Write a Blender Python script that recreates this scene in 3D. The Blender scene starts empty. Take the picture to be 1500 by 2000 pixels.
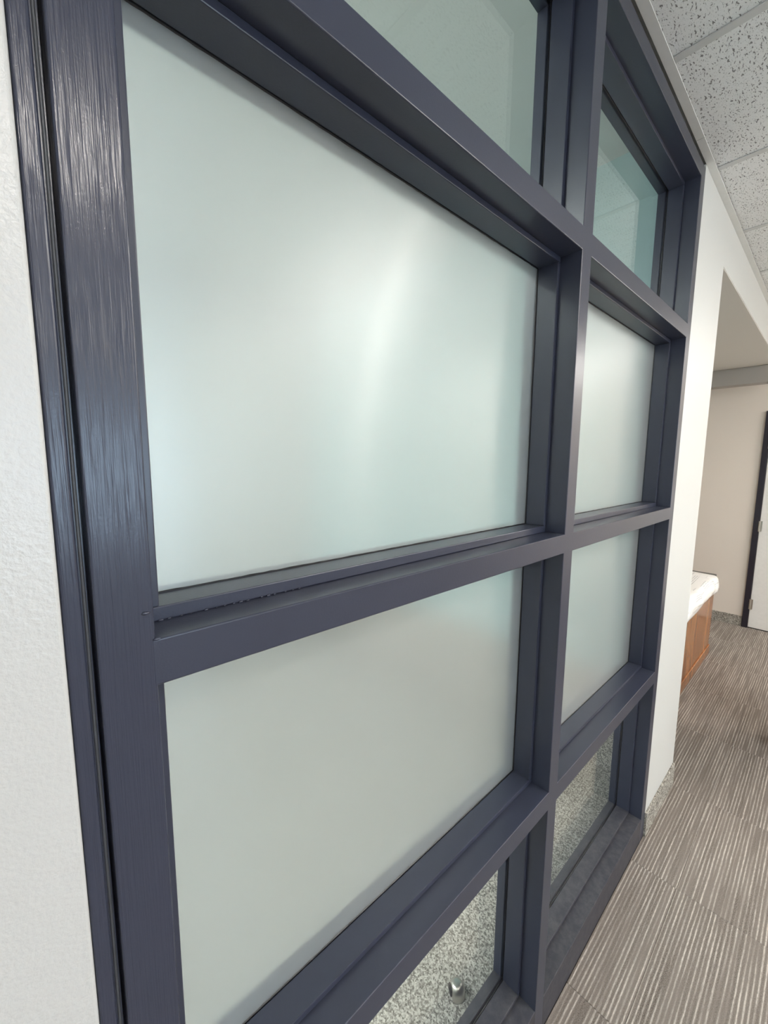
import bpy, bmesh, math, random
from mathutils import Matrix, Vector
rnd = random.Random(7)
scene = bpy.context.scene
col = scene.collection

# ------------------------------------------------------------------ camera
cam_d = bpy.data.cameras.new('camera')
cam = bpy.data.objects.new('camera', cam_d)
col.objects.link(cam)
RIGHT = Vector((0.74061312, -0.67189670, 0.00685809))
FWD = Vector((0.66744484, 0.73445177, -0.12287382))
UP = Vector((0.07752158, 0.09557936, 0.99239860))
m = Matrix((RIGHT, UP, -FWD)).transposed().to_4x4()
m.translation = Vector((-0.94734453, -0.41252192, 1.60600488))
cam.matrix_world = m
cam_d.sensor_fit = 'VERTICAL'
cam_d.sensor_height = 24.0
cam_d.lens = 797.64 / 2000 * 24.0
cam_d.clip_start = 0.01
scene.camera = cam

# ------------------------------------------------------------------ world, exposure
world = bpy.data.worlds.new('world')
scene.world = world
world.use_nodes = True
bg = world.node_tree.nodes['Background']
bg.inputs[0].default_value = (0.62, 0.80, 1.0, 1)
bg.inputs[1].default_value = 9.0
scene.view_settings.view_transform = 'Standard'
scene.view_settings.look = 'None'
scene.view_settings.exposure = 0.22
scene.view_settings.gamma = 1.0
scene.view_settings.use_curve_mapping = False
LAMP = 11.0            # troffer diffuser strength
OFFICE_LAMP = 24.0
DOWN = 380.0           # compact downlight lens strength
FROST_T, FROST_ROT = .76, 0.0

# ------------------------------------------------------------------ material helpers
class NT:
    def __init__(s, name):
        s.m = bpy.data.materials.new(name); s.m.use_nodes = True
        s.t = s.m.node_tree; s.t.nodes.clear()
        s.out = s.n('ShaderNodeOutputMaterial')
    def n(s, kind, **kw):
        nd = s.t.nodes.new(kind)
        for k, v in kw.items(): setattr(nd, k, v)
        return nd
    def l(s, a, b): s.t.links.new(a, b)
    def val(s, node, i, v):
        if hasattr(v, 'links'): s.l(v, node.inputs[i])
        else: node.inputs[i].default_value = v
    def coord(s, kind='Object', scale=(1, 1, 1), off=None):
        c = s.n('ShaderNodeTexCoord'); mp = s.n('ShaderNodeMapping')
        s.l(c.outputs[kind], mp.inputs[0]); mp.inputs['Scale'].default_value = scale
        if off is not None: s.val(mp, 'Location', off)
        return mp.outputs[0]
    def noise(s, vec, scale=5, detail=2, rough=.5):
        n = s.n('ShaderNodeTexNoise'); s.l(vec, n.inputs['Vector'])
        n.inputs['Scale'].default_value = scale; n.inputs['Detail'].default_value = detail
        n.inputs['Roughness'].default_value = rough
        return n.outputs['Fac']
    def ramp(s, fac, stops):
        r = s.n('ShaderNodeValToRGB'); s.l(fac, r.inputs[0])
        e = r.color_ramp.elements
        while len(e) > 1: e.remove(e[-1])
        e[0].position, e[0].color = stops[0][0], (*stops[0][1], 1)
        for p, c in stops[1:]:
            k = e.new(p); k.color = (*c, 1)
        return r.outputs[0]
    def math(s, op, a, b=None):
        n = s.n('ShaderNodeMath', operation=op); s.val(n, 0, a)
        if b is not None: s.val(n, 1, b)
        return n.outputs[0]
    def mix(s, f, a, b):
        n = s.n('ShaderNodeMix', data_type='RGBA'); s.val(n, 0, f)
        for i, v in ((6, a), (7, b)):
            if hasattr(v, 'links'): s.l(v, n.inputs[i])
            else: n.inputs[i].default_value = (*v, 1)
        return n.outputs[2]
    def bump(s, h, strength, dist=.001, prev=None):
        b = s.n('ShaderNodeBump'); s.l(h, b.inputs['Height'])
        b.inputs['Strength'].default_value = strength; b.inputs['Distance'].default_value = dist
        if prev: s.l(prev, b.inputs['Normal'])
        return b.outputs[0]
    def pbr(s, color, rough, normal=None, spec=.5, **kw):
        p = s.n('ShaderNodeBsdfPrincipled')
        if hasattr(color, 'links'): s.l(color, p.inputs['Base Color'])
        else: p.inputs['Base Color'].default_value = (*color, 1)
        s.val(p, 'Roughness', rough)
        p.inputs['Specular IOR Level'].default_value = spec
        if normal: s.l(normal, p.inputs['Normal'])
        for k, v in kw.items(): p.inputs[k.replace('_', ' ')].default_value = v
        return p
    def done(s, sh):
        s.l(sh if hasattr(sh, 'links') else sh.outputs[0], s.out.inputs[0]); return s.m

def mat_wall(name, c, rough, strength):
    t = NT(name); v = t.coord('Object')
    n = t.noise(v, 230, 3, .55)
    b = t.bump(n, strength, .0012)
    return t.done(t.pbr(c, rough, b, .5))

def mat_paint(name='charcoal_paint', streak=(1, 1, 1), strength=.25, rough=.29):
    t = NT(name); v = t.coord('Object', streak)
    n1 = t.noise(v, 620 if strength > .5 else 300, 2, .5)
    v2 = t.coord('Object'); n2 = t.noise(v2, 420, 2, .5)
    b = t.bump(n1, strength, .0006)
    b = t.bump(n2, .22, .0004, b)
    n3 = t.noise(v2, 9, 3, .6)
    c = t.mix(n3, (.034, .038, .060), (.041, .046, .071))
    return t.done(t.pbr(c, rough, b, .5))

def mat_dusty():
    t = NT('dusty_charcoal_paint'); v = t.coord('Object')
    n = t.noise(v, 35, 5, .7); n2 = t.noise(v, 500, 2, .5)
    c = t.mix(t.ramp(n, [(.4, (0, 0, 0)), (.7, (1, 1, 1))]), (.040, .040, .052), (.075, .073, .080))
    return t.done(t.pbr(c, .5, t.bump(n2, .25, .0004), .4))

def facing_fresnel(t, f0=.04, node=None):
    lw = node or t.n('ShaderNodeLayerWeight'); lw.inputs[0].default_value = .5
    return t.math('ADD', t.math('MULTIPLY', t.math('POWER', lw.outputs['Facing'], 5.0), 1 - f0), f0)

def mat_frost():
    t = NT('frosted_glass'); v = t.coord('Object', (.30, 1, 1))
    n = t.noise(v, 520, 2, .5)
    b = t.bump(n, .10, .0006)
    df = t.n('ShaderNodeBsdfDiffuse'); df.inputs[0].default_value = (.64, .655, .64, 1)
    rf = t.n('ShaderNodeBsdfRefraction'); rf.inputs[0].default_value = (.95, .975, .965, 1)
    rf.inputs['Roughness'].default_value = .27; rf.inputs['IOR'].default_value = 1.30
    m1 = t.n('ShaderNodeMixShader'); m1.inputs[0].default_value = FROST_T
    t.l(df.outputs[0], m1.inputs[1]); t.l(rf.outputs[0], m1.inputs[2])
    # etched surface: fine sideways ripples smear reflections upright
    tg = t.n('ShaderNodeTangent', direction_type='UV_MAP')
    gl = t.n('ShaderNodeBsdfAnisotropic'); gl.inputs['Roughness'].default_value = .29
    gl.inputs['Anisotropy'].default_value = .72; gl.inputs['Rotation'].default_value = FROST_ROT
    t.l(tg.outputs[0], gl.inputs['Tangent']); t.l(b, gl.inputs['Normal'])
    g2 = t.n('ShaderNodeBsdfGlossy'); g2.inputs['Roughness'].default_value = .36
    gm = t.n('ShaderNodeMixShader'); gm.inputs[0].default_value = .5
    t.l(gl.outputs[0], gm.inputs[1]); t.l(g2.outputs[0], gm.inputs[2])
    m2 = t.n('ShaderNodeMixShader'); t.l(facing_fresnel(t, .12), m2.inputs[0])
    t.l(m1.outputs[0], m2.inputs[1]); t.l(gm.outputs[0], m2.inputs[2])
    return t.done(m2)

def mat_clear():
    t = NT('clear_glass')
    tp = t.n('ShaderNodeBsdfTransparent'); tp.inputs[0].default_value = (.965, .975, .97, 1)
    gl = t.n('ShaderNodeBsdfGlossy'); gl.inputs['Roughness'].default_value = .012
    gl.inputs[0].default_value = (1, 1, 1, 1)
    mx = t.n('ShaderNodeMixShader'); t.l(facing_fresnel(t), mx.inputs[0])
    t.l(tp.outputs[0], mx.inputs[1]); t.l(gl.outputs[0], mx.inputs[2])
    return t.done(mx)

def mat_plain(name, c, rough, spec=.5, metal=0, nscale=0, nstr=.1):
    t = NT(name); b = None
    v = t.coord('Object')
    n = t.noise(v, nscale or 40, 3, .5)
    if nscale: b = t.bump(n, nstr, .0008)
    cc = t.mix(n, tuple(x * .95 for x in c), tuple(min(1, x * 1.05) for x in c))
    return t.done(t.pbr(cc, rough, b, spec, Metallic=metal))

def mat_carpet():
    t = NT('striped_carpet')
    oi = t.n('ShaderNodeObjectInfo')
    off = t.n('ShaderNodeCombineXYZ')
    t.l(t.math('MULTIPLY', oi.outputs['Random'], 37.0), off.inputs[1])
    t.l(t.math('MULTIPLY', oi.outputs['Random'], 91.0), off.inputs[2])
    v = t.coord('Object', (1, 1, 1), off.outputs[0])
    sep = t.n('ShaderNodeSeparateXYZ'); t.l(v, sep.inputs[0])
    # thin yarn lines running along x
    wob = t.noise(t.coord('Object', (9, 60, 1), off.outputs[0]), 1.0, 2, .6)
    ph = t.math('ADD', t.math('MULTIPLY', sep.outputs[1], 2 * math.pi / .0118), t.math('MULTIPLY', wob, 2.2))
    line = t.math('ADD', t.math('MULTIPLY', t.math('SINE', ph), .5), .5)
    line = t.math('POWER', line, 2.6)
    amp = t.ramp(t.noise(t.coord('Object', (3.0, 95, 1), off.outputs[0]), 1.0, 2, .6), [(.36, (0.05,) * 3), (.62, (1,) * 3)])
    dash = t.ramp(t.noise(t.coord('Object', (90, 200, 50), off.outputs[0]), 1.0, 2, .6), [(.3, (.45,) * 3), (.6, (1,) * 3)])
    f = t.math('MULTIPLY', t.math('MULTIPLY', line, amp), dash)
    band = t.noise(t.coord('Object', (1.5, 38, 1), off.outputs[0]), 1.0, 2, .6)
    base = t.mix(t.ramp(band, [(.35, (0,) * 3), (.65, (1,) * 3)]), (.120, .102, .088), (.215, .187, .165))
    sp = t.noise(t.coord('Object'), 330, 2, .7)
    base = t.mix(t.ramp(sp, [(.42, (0,) * 3), (.6, (1,) * 3)]), base, (.255, .222, .195))
    c = t.mix(f, base, (.64, .585, .525))
    h = t.math('ADD', t.math('MULTIPLY', f, .8), t.math('MULTIPLY', sp, .6))
    p = t.pbr(c, .95, t.bump(h, .5, .003), .1)
    return t.done(p)

def mat_speckle(name, scale, dark, mid, light):
    t = NT(name); v = t.coord('Object')
    n = t.noise(v, scale, 2, .75)
    vo = t.n('ShaderNodeTexVoronoi'); t.l(v, vo.inputs['Vector']); vo.inputs['Scale'].default_value = scale * .9
    bw = t.n('ShaderNodeRGBToBW'); t.l(vo.outputs['Color'], bw.inputs[0])
    f = t.math('ADD', t.math('MULTIPLY', n, .6), t.math('MULTIPLY', bw.outputs[0], .4))
    c = t.ramp(f, [(.36, dark), (.5, mid), (.63, light)])
    return t.done(t.pbr(c, .95, t.bump(f, .7, .004), .1))

def mat_tile():
    t = NT('acoustic_tile')
    oi = t.n('ShaderNodeObjectInfo'); off = t.n('ShaderNodeCombineXYZ')
    t.l(t.math('MULTIPLY', oi.outputs['Random'], 53.0), off.inputs[0])
    t.l(t.math('MULTIPLY', oi.outputs['Random'], 17.0), off.inputs[1])
    v = t.coord('Object', (1, 1, 1), off.outputs[0])
    vs = t.coord('Object', (95, 260, 20), off.outputs[0])
    warp = t.noise(v, 25, 2, .5)
    vw = t.n('ShaderNodeVectorMath', operation='ADD'); t.l(vs, vw.inputs[0])
    cw = t.n('ShaderNodeCombineXYZ'); t.l(t.math('MULTIPLY', warp, 6.0), cw.inputs[1]); t.l(cw.outputs[0], vw.inputs[1])
    n = t.noise(vw.outputs[0], 1.0, 1, .5)
    pit = t.ramp(n, [(.62, (0,) * 3), (.67, (1,) * 3)])
    pin = t.ramp(t.noise(v, 380, 1, .5), [(.64, (0,) * 3), (.70, (1,) * 3)])
    holes = t.math('MAXIMUM', pit, t.math('MULTIPLY', pin, .6))
    fine = t.noise(v, 600, 3, .6)
    base = t.mix(fine, (.78, .785, .78), (.90, .905, .89))
    c = t.mix(t.math('MULTIPLY', holes, .85), base, (.16, .155, .15))
    h = t.math('SUBTRACT', t.math('MULTIPLY', fine, .3), holes)
    return t.done(t.pbr(c, .92, t.bump(h, .5, .003), .2))

def mat_wood():
    t = NT('cherry_wood')
    v = t.coord('Object', (9, 9, .9))
    d = t.noise(t.coord('Object', (2.2, 2.2, .8)), 1.6, 2, .5)
    vv = t.n('ShaderNodeVectorMath', operation='ADD'); t.l(v, vv.inputs[0])
    cx = t.n('ShaderNodeCombineXYZ'); t.l(t.math('MULTIPLY', d, 5.0), cx.inputs[0]); t.l(cx.outputs[0], vv.inputs[1])
    n = t.noise(vv.outputs[0], 1.4, 4, .6)
    g = t.noise(t.coord('Object', (260, 260, 6)), 1, 2, .6)
    c = t.ramp(n, [(.30, (.19, .065, .020)), (.48, (.36, .145, .048)), (.66, (.47, .215, .085))])
    c = t.mix(t.math('MULTIPLY', g, .35), c, (.20, .07, .022))
    return t.done(t.pbr(c, .22, t.bump(g, .06, .0005), .5))

def mat_printed():
    t = NT('printed_paper')
    oi = t.n('ShaderNodeObjectInfo'); off = t.n('ShaderNodeCombineXYZ')
    t.l(t.math('MULTIPLY', oi.outputs['Random'], 23.0), off.inputs[0])
    t.l(t.math('MULTIPLY', oi.outputs['Random'], 11.0), off.inputs[1])
    uv = t.coord('UV', (1, 1, 1), off.outputs[0])
    sep = t.n('ShaderNodeSeparateXYZ'); t.l(uv, sep.inputs[0])
    ln = t.ramp(t.math('FRACT', t.math('MULTIPLY', sep.outputs[1], 26.0)), [(.50, (0,) * 3), (.56, (1,) * 3), (.8, (1,) * 3), (.86, (0,) * 3)])
    blk = t.ramp(t.noise(t.coord('UV', (2.2, 9, 1), off.outputs[0]), 1.0, 0, .5), [(.60, (0,) * 3), (.63, (1,) * 3)])
    txt = t.ramp(t.noise(t.coord('UV', (90, 26, 1), off.outputs[0]), 1.0, 2, .7), [(.40, (0,) * 3), (.5, (1,) * 3)])
    f = t.math('MULTIPLY', t.math('MULTIPLY', ln, blk), txt)
    c = t.mix(t.math('MULTIPLY', f, .65), (.93, .91, .89), (.25, .25, .27))
    return t.done(t.pbr(c, .6, None, .3))

def mat_emit(name, c, s):
    t = NT(name); e = t.n('ShaderNodeEmission')
    e.inputs[0].default_value = (*c, 1); e.inputs[1].default_value = s
    return t.done(e)

M = dict(
    wall=mat_wall('white_wall_paint', (.655, .66, .635), .45, .35),
    wall_gloss=mat_wall('satin_wall_paint', (.56, .555, .54), .28, .6),
    beige=mat_wall('beige_wall_paint', (.82, .745, .665), .6, .15),
    soffit=mat_wall('soffit_paint', (.70, .68, .635), .7, .1),
    office_lid=mat_wall('office_ceiling_paint', (.72, .76, .75), .7, .1),
    beam=mat_wall('bulkhead_paint', (.40, .378, .35), .7, .1),  # darker than the soffit: shade under the header put into the colour
    office=mat_wall('office_wall_paint', (.74, .75, .73), .6, .1),
    paint=mat_paint('charcoal_paint', (1, 1, .5), .10),
    brush=mat_paint('brushed_charcoal_paint', (1, 1, .018), .9, .23),
    dusty=mat_dusty(),
    frost=mat_frost(), clear=mat_clear(),
    seal=mat_plain('black_silicone', (.012, .012, .014), .35, .5, 0, 300, .4),
    caulk=mat_plain('grey_caulk', (.10, .10, .105), .35),
    carpet=mat_carpet(),
    office_carpet=mat_speckle('speckled_carpet', 230, (.16, .15, .135), (.40, .375, .34), (.68, .645, .59)),
    base_carpet=mat_speckle('carpet_base', 190, (.12, .11, .095), (.33, .31, .275), (.56, .53, .47)),
    tile=mat_tile(),
    grid=mat_plain('white_grid_metal', (.60, .60, .585), .45, .5),
    mould=mat_plain('moulding_metal', (.72, .725, .70), .4, .5),
    wood=mat_wood(), paper=mat_printed(),
    greyedge=mat_plain('grey_edge_band', (.10, .095, .085), .5),
    doorpaint=mat_plain('door_laminate', (.86, .85, .82), .5),
    doorframe=mat_plain('door_frame_paint', (.022, .019, .030), .4),
    steel=mat_plain('brushed_steel', (.62, .60, .55), .28, .5, 1.0, 200, .1),
    black=mat_plain('black_rubber', (.01, .01, .01), .7),
    lamp=mat_emit('lamp_diffuser', (1.0, .97, .92), LAMP),
    down=mat_emit('downlight_lens', (1.0, .935, .86), DOWN),
    accent=mat_wall('teal_accent_paint', (.45, .62, .637), .6, .1),
    lamp2=mat_emit('office_lamp_diffuser', (.93, 1.0, .98), OFFICE_LAMP),
    white=mat_plain('white_enamel', (.8, .8, .79), .4),
)

# ------------------------------------------------------------------ mesh helpers
def link(name, me, mat=None, parent=None, loc=(0, 0, 0)):
    o = bpy.data.objects.new(name, me); col.objects.link(o)
    if mat is not None and me is not None and not me.materials: me.materials.append(mat)
    o.location = loc
    if parent: o.parent = parent
    return o
def to_mesh(bm, name, smooth=False):
    bmesh.ops.recalc_face_normals(bm, faces=bm.faces)
    me = bpy.data.meshes.new(name); bm.to_mesh(me); bm.free()
    if smooth: me.polygons.foreach_set('use_smooth', [True] * len(me.polygons))
    return me
def add_box(bm, x0, x1, y0, y1, z0, z1, bev=0, seg=2):
    vs = [bm.verts.new(p) for p in ((x0, y0, z0), (x1, y0, z0), (x1, y1, z0), (x0, y1, z0), (x0, y0, z1), (x1, y0, z1), (x1, y1, z1), (x0, y1, z1))]
    fs = [bm.faces.new([vs[i] for i in q]) for q in ((3, 2, 1, 0), (4, 5, 6, 7), (0, 1, 5, 4), (1, 2, 6, 5), (2, 3, 7, 6), (3, 0, 4, 7))]
    if bev:
        es = list({e for f in fs for e in f.edges})
        bmesh.ops.bevel(bm, geom=es, offset=bev, segments=seg, affect='EDGES', profile=.5)
def box(name, x0, x1, y0, y1, z0, z1, mat, parent=None, bev=0, seg=2):
    bm = bmesh.new(); add_box(bm, x0, x1, y0, y1, z0, z1, bev, seg)
    return link(name, to_mesh(bm, name), mat, parent)
def lathe(bm, prof, seg, mtx):
    rings = [[bm.verts.new(mtx @ Vector((r * math.cos(2 * math.pi * k / seg), r * math.sin(2 * math.pi * k / seg), h))) for k in range(seg)] if r else [bm.verts.new(mtx @ Vector((0, 0, h)))] for r, h in prof]
    for a, b in zip(rings, rings[1:]):
        for k in range(seg):
            q = (k + 1) % seg
            if len(a) == 1: bm.faces.new((a[0], b[k], b[q]))
            elif len(b) == 1: bm.faces.new((a[k], a[q], b[0]))
            else: bm.faces.new((a[k], a[q], b[q], b[k]))
def struct(o, label=None):
    o['kind'] = 'structure'
    if label: o['label'] = label
    return o
def thing(name, label, cat, loc=(0, 0, 0), group=None):
    o = bpy.data.objects.new(name, None); col.objects.link(o); o.location = loc
    tag(o, label, cat, group); return o
def tag(o, label, cat, group=None):
    o['label'] = label; o['category'] = cat
    if group: o['group'] = group
    return o
def root(name, label=None):
    o = bpy.data.objects.new(name, None); col.objects.link(o); return struct(o, label)

# ------------------------------------------------------------------ measured layout (metres)
JO, J0, J1, M0, M1, R0, R1 = -.926, -.905, -.8598, 0.0, .0480, .9063, .9591
S1, C0, C1, B0, B1, A0, A1, H0, H1 = .1114, .7231, .7733, 1.3935, 1.4392, 2.0622, 2.1096, 2.600, 2.643
FD = .127                # frame depth
GY = .0955               # front face of the glass
CEIL = 2.66
OPEN_X, OPEN_Z = 1.411, 2.457
BACK_X = 4.33
FRONT_Y = -3.6
LEFT_X = -2.9

# ------------------------------------------------------------------ floor
floor = struct(box('floor', LEFT_X - .1, BACK_X + .12, FRONT_Y - .1, 3.2, -.10, -.006, M['black']), 'concrete slab under grey brown striped carpet tiles')
TS = .594
bm = bmesh.new(); add_box(bm, 0, TS - .0006, 0, TS - .0006, -.006, 0, .0012, 1)
tile_me = to_mesh(bm, 'carpet_tile'); tile_me.materials.append(M['carpet'])
x0g, y0g = .21, -.155
def clipped(name, x0, x1, y0, y1, z0, z1, lim, me, mat, parent, bev):
    """a full piece shares mesh data, a piece cut by a wall gets its own"""
    a0, a1, b0, b1 = max(x0, lim[0]), min(x1, lim[1]), max(y0, lim[2]), min(y1, lim[3])
    if a1 - a0 < .01 or b1 - b0 < .01: return None
    if a0 == x0 and a1 == x1 and b0 == y0 and b1 == y1:
        return link(name, me, None, parent, (x0, y0, 0))
    bm = bmesh.new(); add_box(bm, a0 - x0, a1 - x0, b0 - y0, b1 - y0, z0, z1, bev, 1)
    return link(name, to_mesh(bm, name), mat, parent, (x0, y0, 0))
for i in range(-6, 8):
    for j in range(-6, 4):
        x, y = x0g + i * TS, y0g + j * TS
        if y + TS <= .0001 or j <= -1:
            clipped('carpet_tile', x, x + TS - .0006, y, y + TS - .0006, -.006, 0, (LEFT_X, BACK_X, FRONT_Y, 0.0), tile_me, M['carpet'], floor, .0012)
        elif j == 0:
            if x + TS < OPEN_X: clipped('carpet_tile', x, x + TS - .0006, y, y + TS - .0006, -.006, 0, (LEFT_X, BACK_X, FRONT_Y, 0.0), tile_me, M['carpet'], floor, .0012)
            else: clipped('carpet_tile', x, x + TS - .0006, y, y + TS - .0006, -.006, 0, (OPEN_X - .09, BACK_X, FRONT_Y, 1.6), tile_me, M['carpet'], floor, .0012)
        elif x + TS > OPEN_X:
            clipped('carpet_tile', x, x + TS - .0006, y, y + TS - .0006, -.006, 0, (OPEN_X - .09, BACK_X, FRONT_Y, 1.6), tile_me, M['carpet'], floor, .0012)
oc = box('office_carpet', LEFT_X, 1.26, FD, 3.1, -.006, .002, M['office_carpet'], floor)
oc['label'] = 'speckled grey carpet behind the glass'

# ------------------------------------------------------------------ walls
bm = bmesh.new(); add_box(bm, LEFT_X, JO - .0005, -.0015, FD, 0, H1 + .017)
es = [e for e in bm.edges if all(abs(v.co.x - (JO - .0005)) < 1e-5 and v.co.y < 0 for v in e.verts)]
bmesh.ops.bevel(bm, geom=es, offset=.003, segments=4, affect='EDGES', profile=.5)
struct(link('wall_left', to_mesh(bm, 'wall_left'), M['wall_gloss']), 'white orange peel wall left of the glazed screen')
bm = bmesh.new()
pts = [(R1 + .0005, 0), (OPEN_X, 0), (OPEN_X, OPEN_Z), (BACK_X, OPEN_Z), (BACK_X, CEIL), (R1 + .0005, CEIL)]
f = bm.faces.new([bm.verts.new((x, .0005, z)) for x, z in pts])
r = bmesh.ops.extrude_face_region(bm, geom=[f])
bmesh.ops.translate(bm, verts=[v for v in r['geom'] if isinstance(v, bmesh.types.BMVert)], vec=(0, FD, 0))
es = [e for e in bm.edges if all(v.co.y < .01 for v in e.verts) and (all(abs(v.co.x - OPEN_X) < 1e-4 for v in e.verts) or all(abs(v.co.z - OPEN_Z) < 1e-4 for v in e.verts))]
bmesh.ops.bevel(bm, geom=es, offset=.003, segments=3, affect='EDGES', profile=.5)
struct(link('wall_right', to_mesh(bm, 'wall_right'), M['wall']), 'white pier and header beside the alcove opening')
struct(box('wall_top', JO - .0005, R1 + .0005, .03, FD, H1, CEIL, M['wall']), 'strip of wall above the glazed screen')
struct(box('wall_upper', LEFT_X, BACK_X, .03, FD, CEIL, 3.10, M['office']), 'bulkhead above the ceiling line between corridor and office')
struct(box('wall_back', BACK_X, BACK_X + .12, FRONT_Y - .1, 1.72, 0, 3.10, M['beige']), 'beige end wall holding the white door')
struct(box('wall_alcove', OPEN_X - .15, BACK_X, 1.6, 1.72, 0, 3.10, M['beige']), 'rear wall of the alcove')
struct(box('wall_divider', 1.26, OPEN_X - .09, FD + .0005, 3.1, 0, 3.10, M['accent']), 'pale teal wall between office and alcove')
wn = box('carpet_wainscot', 1.252, 1.2598, FD + .001, 3.099, .0025, .52, M['office_carpet'], bpy.data.objects['wall_divider'])
wn['label'] = 'speckled carpet band along the wall foot'
struct(box('wall_office', LEFT_X, 1.26, 3.1, 3.2, 0, 3.10, M['office']), 'pale rear wall of the office')
struct(box('wall_end', LEFT_X - .1, LEFT_X, FRONT_Y - .1, 3.2, 0, 3.10, M['wall']), 'white wall at the near end of the corridor')
# corridor wall opposite, with a daylight window
WX0, WX1, WZ0, WZ1 = -1.35, .35, .98, 2.02
bm = bmesh.new()
add_box(bm, LEFT_X, WX0, FRONT_Y - .12, FRONT_Y, 0, 3.10); add_box(bm, WX1, BACK_X, FRONT_Y - .12, FRONT_Y, 0, 3.10)
add_box(bm, WX0, WX1, FRONT_Y - .12, FRONT_Y, 0, WZ0); add_box(bm, WX0, WX1, FRONT_Y - .12, FRONT_Y, WZ1, 3.10)
struct(link('wall_front', to_mesh(bm, 'wall_front'), M['wall']), 'white wall across the corridor')
w2 = root('window_2', 'daylight window across the corridor')
bm = bmesh.new()
for a in ((WX0, WX0 + .04, WZ0, WZ1), (WX1 - .04, WX1, WZ0, WZ1), (WX0, WX1, WZ0, WZ0 + .04), (WX0, WX1, WZ1 - .04, WZ1), (-.52, -.48, WZ0, WZ1)):
    add_box(bm, a[0], a[1], FRONT_Y - .09, FRONT_Y - .04, a[2], a[3])
link('window_frame', to_mesh(bm, 'window_frame'), M['white'], w2)
box('pane', WX0 + .04, -.52, FRONT_Y - .068, FRONT_Y - .062, WZ0 + .04, WZ1 - .04, M['clear'], w2)
box('pane', -.48, WX1 - .04, FRONT_Y - .068, FRONT_Y - .062, WZ0 + .04, WZ1 - .04, M['clear'], w2)

# carpet base strips with a slightly ragged bound edge
def carpet_base(name, p0, p1, nrm, h, label):
    bm = bmesh.new(); p0, p1, nrm = Vector(p0), Vector(p1), Vector(nrm)
    L = (p1 - p0).length; n = max(8, int(L / .012)); rows = []
    for i in range(n + 1):
        p = p0.lerp(p1, i / n); j = rnd.uniform(-.0022, .0022); k = rnd.uniform(-.0012, .0012)
        rows.append([bm.verts.new(p + nrm * a + Vector((0, 0, z))) for a, z in ((.0005, 0), (.009 + k, 0), (.009 + k, h * .5), (.0085 + k, h - .003 + j), (.005, h + j), (.0005, h - .001))])
    for a, b in zip(rows, rows[1:]):
        for q in range(5): bm.faces.new((a[q], a[q + 1], b[q + 1], b[q]))
        bm.faces.new((a[5], a[0], b[0], b[5]))
    bm.faces.new(rows[0]); bm.faces.new(rows[-1][::-1])
    return struct(link(name, to_mesh(bm, name), M['base_carpet']), label)
carpet_base('baseboard_right', (R1 + .001, .0005, 0), (OPEN_X + .004, .0005, 0), (0, -1, 0), .112, 'grey carpet base strip along the white pier')
carpet_base('baseboard_back', (BACK_X, 1.59, 0), (BACK_X, .079, 0), (-1, 0, 0), .102, 'grey carpet base strip along the beige end wall')
carpet_base('baseboard_left', (LEFT_X + .01, -.0015, 0), (JO - .004, -.0015, 0), (0, -1, 0), .112, 'grey carpet base strip left of the glazed screen')

# ------------------------------------------------------------------ ceiling
ceiling = struct(box('ceiling', LEFT_X - .1, BACK_X + .12, FRONT_Y - .1, 3.2, 3.10, 3.16, M['white']), 'ceiling of pitted white acoustic tiles')
GS = .594; gx0, gy0 = .432, -.50
HW = .012
bm = bmesh.new(); add_box(bm, .002, GS - .002, .002, GS - .002, CEIL + .004, CEIL + .02, .002, 1)
ct_me = to_mesh(bm, 'ceiling_tile'); ct_me.materials.append(M['tile'])
lamp_cells = {}
LIGHTS = [(0, -2), (5, -2), (-4, -5), (0, -5), (3, -5), (5, -4)]       # cell column, upper cell row: each covers two cells
for c, r_ in LIGHTS: lamp_cells[(c, r_)] = 1; lamp_cells[(c, r_ - 1)] = 1
cl = (LEFT_X, BACK_X, FRONT_Y, -.004)
for i in range(-6, 7):
    for j in range(-6, 1):
        if (i, j) in lamp_cells: continue
        x, y = gx0 + i * GS, gy0 + j * GS
        clipped('ceiling_tile', x + .002, x + GS - .002, y + .002, y + GS - .002, CEIL + .004, CEIL + .02, cl, None, M['tile'], ceiling, .002) if (x < LEFT_X or x + GS > BACK_X or y < FRONT_Y or y + GS > -.004) else link('ceiling_tile', ct_me, None, ceiling, (x, y, 0))
for i in range(-5, 7):
    x = gx0 + i * GS
    bm = bmesh.new(); add_box(bm, x - HW, x + HW, FRONT_Y, -.0225, CEIL, CEIL + .0035, .001, 1); add_box(bm, x - .001, x + .001, FRONT_Y, -.0225, CEIL + .0035, CEIL + .035)
    link('grid_bar', to_mesh(bm, 'grid_bar'), M['grid'], ceiling)
for j in range(-5, 1):
    y = gy0 + j * GS
    bm = bmesh.new(); add_box(bm, LEFT_X, BACK_X, y - HW, y + HW, CEIL + .0003, CEIL + .0034, .001, 1); add_box(bm, LEFT_X, BACK_X, y - .001, y + .001, CEIL + .0034, CEIL + .04)
    link('grid_bar', to_mesh(bm, 'grid_bar'), M['grid'], ceiling)
box('office_ceiling', LEFT_X, 1.26, FD, 3.1, 3.02, 3.04, M['office_lid'], ceiling)
box('soffit', OPEN_X - .09, BACK_X, FD + .0006, 1.6, OPEN_Z, OPEN_Z + .05, M['soffit'], ceiling)
box('soffit_skin', OPEN_X + .0005, BACK_X, .0035, 1.6, OPEN_Z - .003, OPEN_Z - .0001, M['soffit'], ceiling)
box('beam', 3.92, 4.05, .003, 1.6, 2.306, OPEN_Z - .0031, M['beam'], ceiling, .004)
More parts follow.
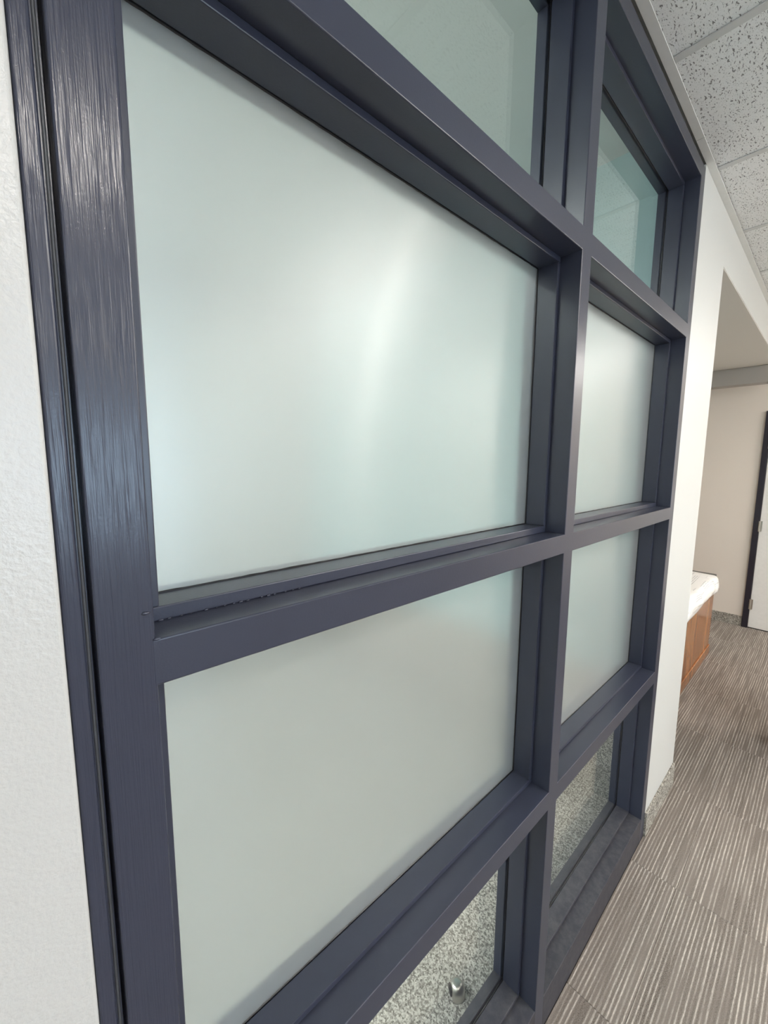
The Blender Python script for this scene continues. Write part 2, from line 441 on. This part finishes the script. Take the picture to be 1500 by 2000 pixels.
# small lip so header and soffit meet flush at the opening
# wall angle moulding, in two lengths with a joint
def angle(x0, x1):
    bm = bmesh.new(); add_box(bm, x0, x1, -.0225, .0005, CEIL - .002, CEIL, .0006, 1); add_box(bm, x0, x1, -.0012, .0003, CEIL, CEIL + .022)
    return to_mesh(bm, 'trim_1')
tr = root('trim_1', 'white metal wall angle along the ceiling edge')
link('angle_length', angle(LEFT_X, .803), M['mould'], tr); link('angle_length', angle(.8045, BACK_X), M['mould'], tr)

# ------------------------------------------------------------------ ceiling lights (above and behind the camera)
def ceiling_light(cx, cy, label):
    t = thing('ceiling_light', label, 'ceiling light', (cx, cy, CEIL), 'box lights on the corridor ceiling')
    w, l = GS / 2 - .004, GS - .004
    bm = bmesh.new()
    for a in ((-w, -w + .03, -l, l), (w - .03, w, -l, l), (-w + .03, w - .03, -l, -l + .03), (-w + .03, w - .03, l - .03, l)):
        add_box(bm, a[0], a[1], a[2], a[3], .004, .03, .002, 1)
    add_box(bm, -w, w, -l, l, .06, .065)
    link('housing', to_mesh(bm, 'housing'), M['white'], t)
    bm = bmesh.new(); add_box(bm, -w + .04, w - .04, -l + .04, l - .04, -.10, .016, .02, 3)
    link('diffuser', to_mesh(bm, 'diffuser'), M['lamp'], t)
nm = {(0, -2): 'box light before the middle of the screen', (5, -2): 'box light near the end wall',
      (-4, -5): 'box light beside the daylight window', (0, -5): 'box light mid corridor by the far wall', (3, -5): 'box light third along the far wall', (5, -4): 'box light in the far door corner'}  # far corner light is added, unseen, to lift the end wall
def downlight(x, y, label):
    t = thing('downlight', label, 'ceiling light', (x, y, CEIL + .004), 'round downlights in the corridor')
    bm = bmesh.new(); lathe(bm, [(.058, 0), (.058, -.006), (.064, -.008), (.082, -.004), (.085, 0)], 32, Matrix.Identity(4))
    link('trim_ring', to_mesh(bm, 'trim_ring', True), M['white'], t)
    bm = bmesh.new(); lathe(bm, [(0, -.004), (.057, -.004), (.057, -.001), (0, -.001)], 32, Matrix.Identity(4))
    link('lens', to_mesh(bm, 'lens'), M['down'], t)
for c, r_ in LIGHTS:
    ceiling_light(gx0 + (c + .5) * GS, gy0 + r_ * GS, nm[(c, r_)])
downlight(-.85, -1.45, 'round downlight nearest the left jamb')
downlight(1.25, -1.85, 'round downlight before the middle of the screen')
downlight(3.35, -1.85, 'round downlight nearest the end wall')
for k, (cx, cy) in enumerate(((-2.2, .9), (-2.2, 2.3))):  # added unseen panels that brighten the office seen through the panes
    t = thing('ceiling_light', ['surface light panel on the office ceiling, nearer the glass', 'surface light panel on the office ceiling, by the rear wall'][k], 'ceiling light', (cx, cy, 3.02))
    bm = bmesh.new()
    for a in ((-.62, -.59, -.32, .32), (.59, .62, -.32, .32), (-.59, .59, -.32, -.29), (-.59, .59, .29, .32)): add_box(bm, *a, -.03, 0)
    link('housing', to_mesh(bm, 'housing'), M['white'], t)
    bm = bmesh.new(); add_box(bm, -.59, .59, -.29, .29, -.025, -.02); link('diffuser', to_mesh(bm, 'diffuser'), M['lamp2'], t)

# ------------------------------------------------------------------ glazed screen
win = root('window_1', 'charcoal painted timber screen of frosted and clear panes')
xs = [J0, J1, M0, M1, R0, R1]
zs = [0.0, S1, C0, C1, B0, B1, A0, A1, H0, H1]
solid = lambda i, j: i in (0, 2, 4) or j in (0, 2, 4, 6, 8)
bm = bmesh.new()
vf, vb = {}, {}
for i, x in enumerate(xs):
    for j, z in enumerate(zs):
        vf[i, j] = bm.verts.new((x, 0, z)); vb[i, j] = bm.verts.new((x, FD, z))
for i in range(5):
    for j in range(9):
        if solid(i, j):
            bm.faces.new((vf[i, j], vf[i + 1, j], vf[i + 1, j + 1], vf[i, j + 1]))
            bm.faces.new((vb[i, j], vb[i, j + 1], vb[i + 1, j + 1], vb[i + 1, j]))
            for di, dj, a, b in ((-1, 0, (i, j), (i, j + 1)), (1, 0, (i + 1, j), (i + 1, j + 1)), (0, -1, (i, j), (i + 1, j)), (0, 1, (i, j + 1), (i + 1, j + 1))):
                ii, jj = i + di, j + dj
                if not (0 <= ii < 5 and 0 <= jj < 9) or not solid(ii, jj):
                    bm.faces.new((vf[a], vf[b], vb[b], vb[a]))
bmesh.ops.recalc_face_normals(bm, faces=bm.faces)
hole = [e for e in bm.edges if all(abs(v.co.y) < 1e-6 for v in e.verts) and len(e.link_faces) == 2 and abs(e.link_faces[0].normal.dot(e.link_faces[1].normal)) < .5]
bmesh.ops.bevel(bm, geom=hole, offset=.0018, segments=3, affect='EDGES', profile=.5)
bm.normal_update()
def owner(c):
    e = .0022
    if c.x <= J1 + e: return ('jamb', 0)
    if M0 - e <= c.x <= M1 + e: return ('mullion', 0)
    if c.x >= R0 - e: return ('jamb', 1)
    side = 0 if c.x < M0 else 1
    for nme, a, b in (('sill', 0, S1), ('transom', C0, C1), ('transom', B0, B1), ('transom', A0, A1), ('head', H0, H1)):
        if a - e <= c.z <= b + e: return (nme, side, a)
groups = {}
for f in bm.faces: groups.setdefault(owner(f.calc_center_median()), []).append(f)
for key, fs in groups.items():
    me = bpy.data.meshes.new(key[0]); idx = {}; V = []; F = []
    for f in fs:
        q = []
        for v in f.verts:
            if v.index not in idx or True:
                k = tuple(round(t, 6) for t in v.co)
                if k not in idx: idx[k] = len(V); V.append(v.co[:])
                q.append(idx[k])
        F.append(q)
    me.from_pydata(V, [], F); me.update()
    mt = M['brush'] if key == ('jamb', 0) else (M['dusty'] if key[0] == 'sill' else M['paint'])
    link(key[0], me, mt, win)
bm.free()
# left casing: outer strip, groove with its bead
box('casing_strip', JO, -.9125, .004, FD, 0, H1, M['brush'], win, .0022, 3)
box('groove_back', -.9125, J0, .035, FD, 0, H1, M['paint'], win)
bm = bmesh.new()
n = 60
for k in range(n):
    z0, z1 = H1 * k / n, H1 * (k + 1) / n
    if k == 0: prev = [bm.verts.new((-.9098 + .0016 * math.cos(a), .0125 - .0025 * math.sin(a), z0)) for a in [i * math.pi / 6 for i in range(7)]]
    w = rnd.uniform(-.00015, .00015)
    cur = [bm.verts.new((-.9098 + w + .0016 * math.cos(a), .0125 - .0025 * math.sin(a), z1)) for a in [i * math.pi / 6 for i in range(7)]]
    for a in range(6): bm.faces.new((prev[a], prev[a + 1], cur[a + 1], cur[a]))
    prev = cur
link('caulk_bead', to_mesh(bm, 'caulk_bead', True), M['caulk'], win)
box('groove_filler', -.9125, -.9075, .0115, .035, 0, H1, M['paint'], win)

# glazing stops, panes, seals
SY = .047
cols_ = [(J1, M0, .0155, .011), (M1, R0, .011, .011)]
rows_ = [(S1, C0, .011, .012, 'clear'), (C1, B0, .011, .012, 'frost'), (B1, A0, .0155, .012, 'frost'), (A1, H0, .012, .012, 'clear')]
def stop(x0, x1, y0, y1, z0, z1, mat):
    o = box('glazing_stop', x0, x1, y0, y1, z0, z1, mat, win, .0014, 2); return o
pl = {(0, 0): 'clear low pane, left column', (1, 0): 'clear low pane, right column', (0, 1): 'frosted pane, left column, lower', (1, 1): 'frosted pane, right column, lower',
      (0, 2): 'large frosted pane, left column, with bright glow', (1, 2): 'frosted pane, right column, upper', (0, 3): 'clear top pane, left column', (1, 3): 'clear top pane, right column'}
for ci, (xa, xb, pL, pR) in enumerate(cols_):
    for ri, (za, zb, pB, pT, kind) in enumerate(rows_):
        mb = M['dusty'] if ri == 0 else M['paint']
        for y0, y1 in ((SY, GY - .0018), (GY + .0065, FD - .0005)):
            if y0 > .09 and kind == 'frost': mb2 = M['paint']
            else: mb2 = mb
            stop(xa + .0003, xb - .0003, y0, y1, za + .0001, za + pB, mb2)
            stop(xa + .0003, xb - .0003, y0, y1, zb - pT, zb - .0001, M['paint'])
            stop(xa + .0001, xa + pL, y0, y1, za + pB, zb - pT, M['paint'])
            stop(xb - pR, xb - .0001, y0, y1, za + pB, zb - pT, M['paint'])
        g = box('frosted_pane' if kind == 'frost' else 'clear_pane', xa + .003, xb - .003, GY, GY + .006, za + .003, zb - .003, M['frost' if kind == 'frost' else 'clear'], win)
        uv = g.data.uv_layers.new(name='UVMap')
        for lp in g.data.loops: uv.data[lp.index].uv = (g.data.vertices[lp.vertex_index].co.x, g.data.vertices[lp.vertex_index].co.z)
        g['label'] = pl[ci, ri]
        # ragged black seal bead round the glass
        bm = bmesh.new()
        X0, X1, Z0, Z1 = xa + pL, xb - pR, za + pB, zb - pT
        def bead(p, q, inn):
            p, q, inn = Vector(p), Vector(q), Vector(inn); n = int((q - p).length / .01) + 1; pr = None
            for k in range(n + 1):
                c = p.lerp(q, k / n); w = rnd.uniform(.0014, .0022) if kind == 'frost' else rnd.uniform(.0005, .0014)
                cu = [bm.verts.new(c - inn * .003 + Vector((0, -.0016, 0))), bm.verts.new(c + inn * w * .5 + Vector((0, -.0013, 0))), bm.verts.new(c + inn * w + Vector((0, -.0001, 0)))]
                if pr:
                    for a in range(2): bm.faces.new((pr[a], pr[a + 1], cu[a + 1], cu[a]))
                pr = cu
        bead((X0, GY, Z0), (X1, GY, Z0), (0, 0, 1)); bead((X0, GY, Z1), (X1, GY, Z1), (0, 0, -1))
        bead((X0, GY, Z0), (X0, GY, Z1), (1, 0, 0)); bead((X1, GY, Z0), (X1, GY, Z1), (-1, 0, 0))
        link('glazing_seal', to_mesh(bm, 'glazing_seal'), M['seal'], win)
# small paint drips on the left transom ledge and a nick on the jamb
for (x, y, z, r_) in [(-.8590, -.0003, 1.4395, .0022), (-.8665, .0000, 1.4665, .0024), (-.8600, .045, 1.4400, .0020)] + [(-.845 + k * .011 + rnd.uniform(-.004, .004), .0462, 1.4400, rnd.uniform(.0008, .0018)) for k in range(16)]:
    bm = bmesh.new(); bmesh.ops.create_uvsphere(bm, u_segments=8, v_segments=6, radius=r_); bmesh.ops.scale(bm, vec=(1.6, .7, .7), verts=bm.verts)
    bmesh.ops.translate(bm, vec=(x, y, z), verts=bm.verts)
    link('paint_drip', to_mesh(bm, 'paint_drip', True), M['paint'], win)

# ------------------------------------------------------------------ door in the end wall
d1 = root('door_1', 'white flush door in a dark frame on the end wall')
DY0 = .077                     # outer edge of the frame nearest the alcove
DY1, DZ = -.955, 2.098
FX = BACK_X - .022
bm = bmesh.new()
add_box(bm, FX, BACK_X + .02, DY0 - .044, DY0, 0, DZ, .002, 1)
add_box(bm, FX, BACK_X + .02, DY1, DY1 + .044, 0, DZ, .002, 1)
add_box(bm, FX + .0003, BACK_X + .02, DY1 + .044, DY0 - .044, DZ - .044, DZ, .002, 1)
link('door_frame', to_mesh(bm, 'door_frame'), M['doorframe'], d1)
box('door_leaf', BACK_X - .010, BACK_X + .015, DY1 + .047, DY0 - .047, .010, DZ - .047, M['doorpaint'], d1, .001, 1)
box('door_gap', BACK_X - .004, BACK_X + .012, DY1 + .046, DY0 - .046, .0003, .0095, M['black'], d1)
for z in (.243, 1.015, 1.80):
    bm = bmesh.new(); bmesh.ops.create_cone(bm, cap_ends=True, segments=12, radius1=.0075, radius2=.0075, depth=.10)
    bmesh.ops.translate(bm, verts=bm.verts, vec=(FX - .004, DY0 - .046, z)); add_box(bm, FX - .0005, FX + .002, DY0 - .066, DY0 - .046, z - .05, z + .05)
    h = link('hinge', to_mesh(bm, 'hinge'), M['steel'], d1)
bm = bmesh.new()
prof = [(0, 0), (.028, 0), (.028, .006), (.011, .010), (.011, .035), (.026, .042), (.027, .056), (.018, .064), (0, .066)]
lathe(bm, prof, 20, Matrix.Translation((BACK_X - .010, DY1 + .11, .98)) @ Matrix.Rotation(-math.pi / 2, 4, 'Y'))
link('knob', to_mesh(bm, 'knob', True), M['steel'], d1)

# ------------------------------------------------------------------ desk in the alcove
DX0, DX1, DYF, DYB, DTOP = 1.95, 3.345, .18, .95, .69
desk = thing('desk', 'reddish brown polished wood desk standing in the alcove', 'desk', (DX0, DYF, 0))
def dbox(name, x0, x1, y0, y1, z0, z1, mat, bev=.002):
    return box(name, x0 - DX0, x1 - DX0, y0 - DYF, y1 - DYF, z0, z1, mat, desk, bev, 1)
dbox('front_panel', DX0, DX1, DYF, DYF + .025, .078, DTOP - .022, M['wood'])
dbox('end_panel', DX1 - .025, DX1, DYF + .0255, DYB, .0, DTOP - .022, M['wood'])
dbox('end_panel', DX0, DX0 + .025, DYF + .0255, DYB, .0, DTOP - .022, M['wood'])
dbox('plinth', DX0, DX1 + .008, DYF - .008, DYF + .025, 0, .0775, M['wood'], .004)
dbox('back_panel', DX0 + .0255, DX1 - .0255, DYB - .025, DYB, .1, DTOP - .022, M['wood'])
tp = dbox('desk_top', DX0 - .004, DX1 + .006, DYF - .004, DYB + .004, DTOP - .0215, DTOP, M['greyedge'], .003)
tp['label'] = 'dark grey desk top'

# draped printed sheets: flat on the desk, rolled over the front edge, hanging down
def sheet(x0, x1a, x1b, back, drop0, drop1, lift, bulge, rot, label, dark=False):
    bm = bmesh.new(); uvl = bm.loops.layers.uv.new('UVMap')
    NX, NS = 26, 34
    R = .035
    grid = []
    for i in range(NX + 1):
        u = i / NX; rowv = []
        for j in range(NS + 1):
            s = j / NS
            xr = x1a + (x1b - x1a) * s                    # right edge slants along the drop
            x = x0 + (xr - x0) * u
            drop = drop0 + (drop1 - drop0) * u
            total = back + R * math.pi / 2 + drop
            d = s * total
            wave = .006 * math.sin(9 * u + 2 * s + lift * 900) * s
            curl = .028 * max(0, (u - .82) / .18) ** 2
            if d < back:
                y = DYF + R - .012 + (back - d); z = DTOP + lift + .002 * (1 - abs(2 * d / back - 1))
            elif d < back + R * math.pi / 2:
                a = (d - back) / R; y = DYF + R - .012 - R * math.sin(a); z = DTOP + lift - R * (1 - math.cos(a))
            else:
                q = d - back - R * math.pi / 2; y = DYF - .012 - bulge * math.sin(math.pi * min(1, q / drop)) * .6; z = DTOP + lift - R - q
            y -= lift * 1.2 + wave * .8 + .002; z += abs(wave) * .5 - curl * (1 if d < back else .3) * 0
            rowv.append(bm.verts.new((x, y - curl * .5 * (1 if d > back else 0), z)))
        grid.append(rowv)
    for i in range(NX):
        for j in range(NS):
            f = bm.faces.new((grid[i][j], grid[i + 1][j], grid[i + 1][j + 1], grid[i][j + 1]))
            for lp, (a, b) in zip(f.loops, ((i, j), (i + 1, j), (i + 1, j + 1), (i, j + 1))): lp[uvl].uv = (a / NX, 1 - b / NS)
    me = to_mesh(bm, 'paper_sheet', True)
    o = link('paper_sheet', me, M['paper'])
    md = o.modifiers.new('thickness', 'SOLIDIFY'); md.thickness = .0012
    return tag(o, label, 'paper', 'printed sheets draped over the desk')
sheet(2.00, 3.29, 3.27, .30, .115, .10, .002, .012, 0, 'bottom white printed sheet, its edge farthest right over the desk')
sheet(2.02, 3.25, 3.20, .27, .112, .09, .005, .016, 0, 'middle white printed sheet draped over the desk front')
sheet(2.05, 3.18, 3.05, .24, .09, .075, .008, .020, 0, 'upper white printed sheet, hanging short over the desk front')
sheet(2.10, 2.70, 2.55, .20, .11, .05, .011, .022, 0, 'topmost white sheet nearest the pier on the desk')

# ------------------------------------------------------------------ unseen bin added outside the frame to throw the soft carpet shadow
wb = thing('waste_bin', 'dark grey tapered waste bin casting a soft shadow on the striped carpet', 'bin', (2.2, -.49, 0))
bm = bmesh.new(); lathe(bm, [(0, 0), (.15, 0), (.155, .01), (.20, .70), (.205, .71), (.205, .72), (.195, .72), (.148, .02), (0, .02)], 40, Matrix.Identity(4))
link('body', to_mesh(bm, 'body', True), M['black'], wb)
bm = bmesh.new(); lathe(bm, [(.193, .722), (.209, .722), (.209, .74), (.12, .765), (.115, .755), (.193, .735), (.193, .722)], 40, Matrix.Identity(4))
link('rim', to_mesh(bm, 'rim', True), M['steel'], wb)

# ------------------------------------------------------------------ floor door stop behind the low pane
ds = thing('door_stop', 'small domed steel door stop on speckled carpet behind clear pane', 'door stop', (-.068, .212, .002))
bm = bmesh.new()
prof = [(0, 0), (.026, 0), (.0265, .004), (.0260, .014), (.0235, .025), (.018, .034), (.010, .039), (0, .040)]
lathe(bm, prof, 28, Matrix.Identity(4))
geom = bm.verts[:] + bm.edges[:] + bm.faces[:]
bmesh.ops.bisect_plane(bm, geom=geom, plane_co=(-.0145, .0098, 0), plane_no=(-.83, .56, 0), clear_outer=True)
bmesh.ops.holes_fill(bm, edges=[e for e in bm.edges if e.is_boundary], sides=0)
link('dome', to_mesh(bm, 'dome', True), M['steel'], ds)
bm = bmesh.new(); add_box(bm, -.004, .004, -.012, .012, .006, .028, .003, 2)
bmesh.ops.transform(bm, verts=bm.verts, matrix=Matrix.Translation((-.016, .0108, 0)) @ Matrix.Rotation(math.radians(-34), 4, 'Z'))
link('bumper', to_mesh(bm, 'bumper'), M['black'], ds)
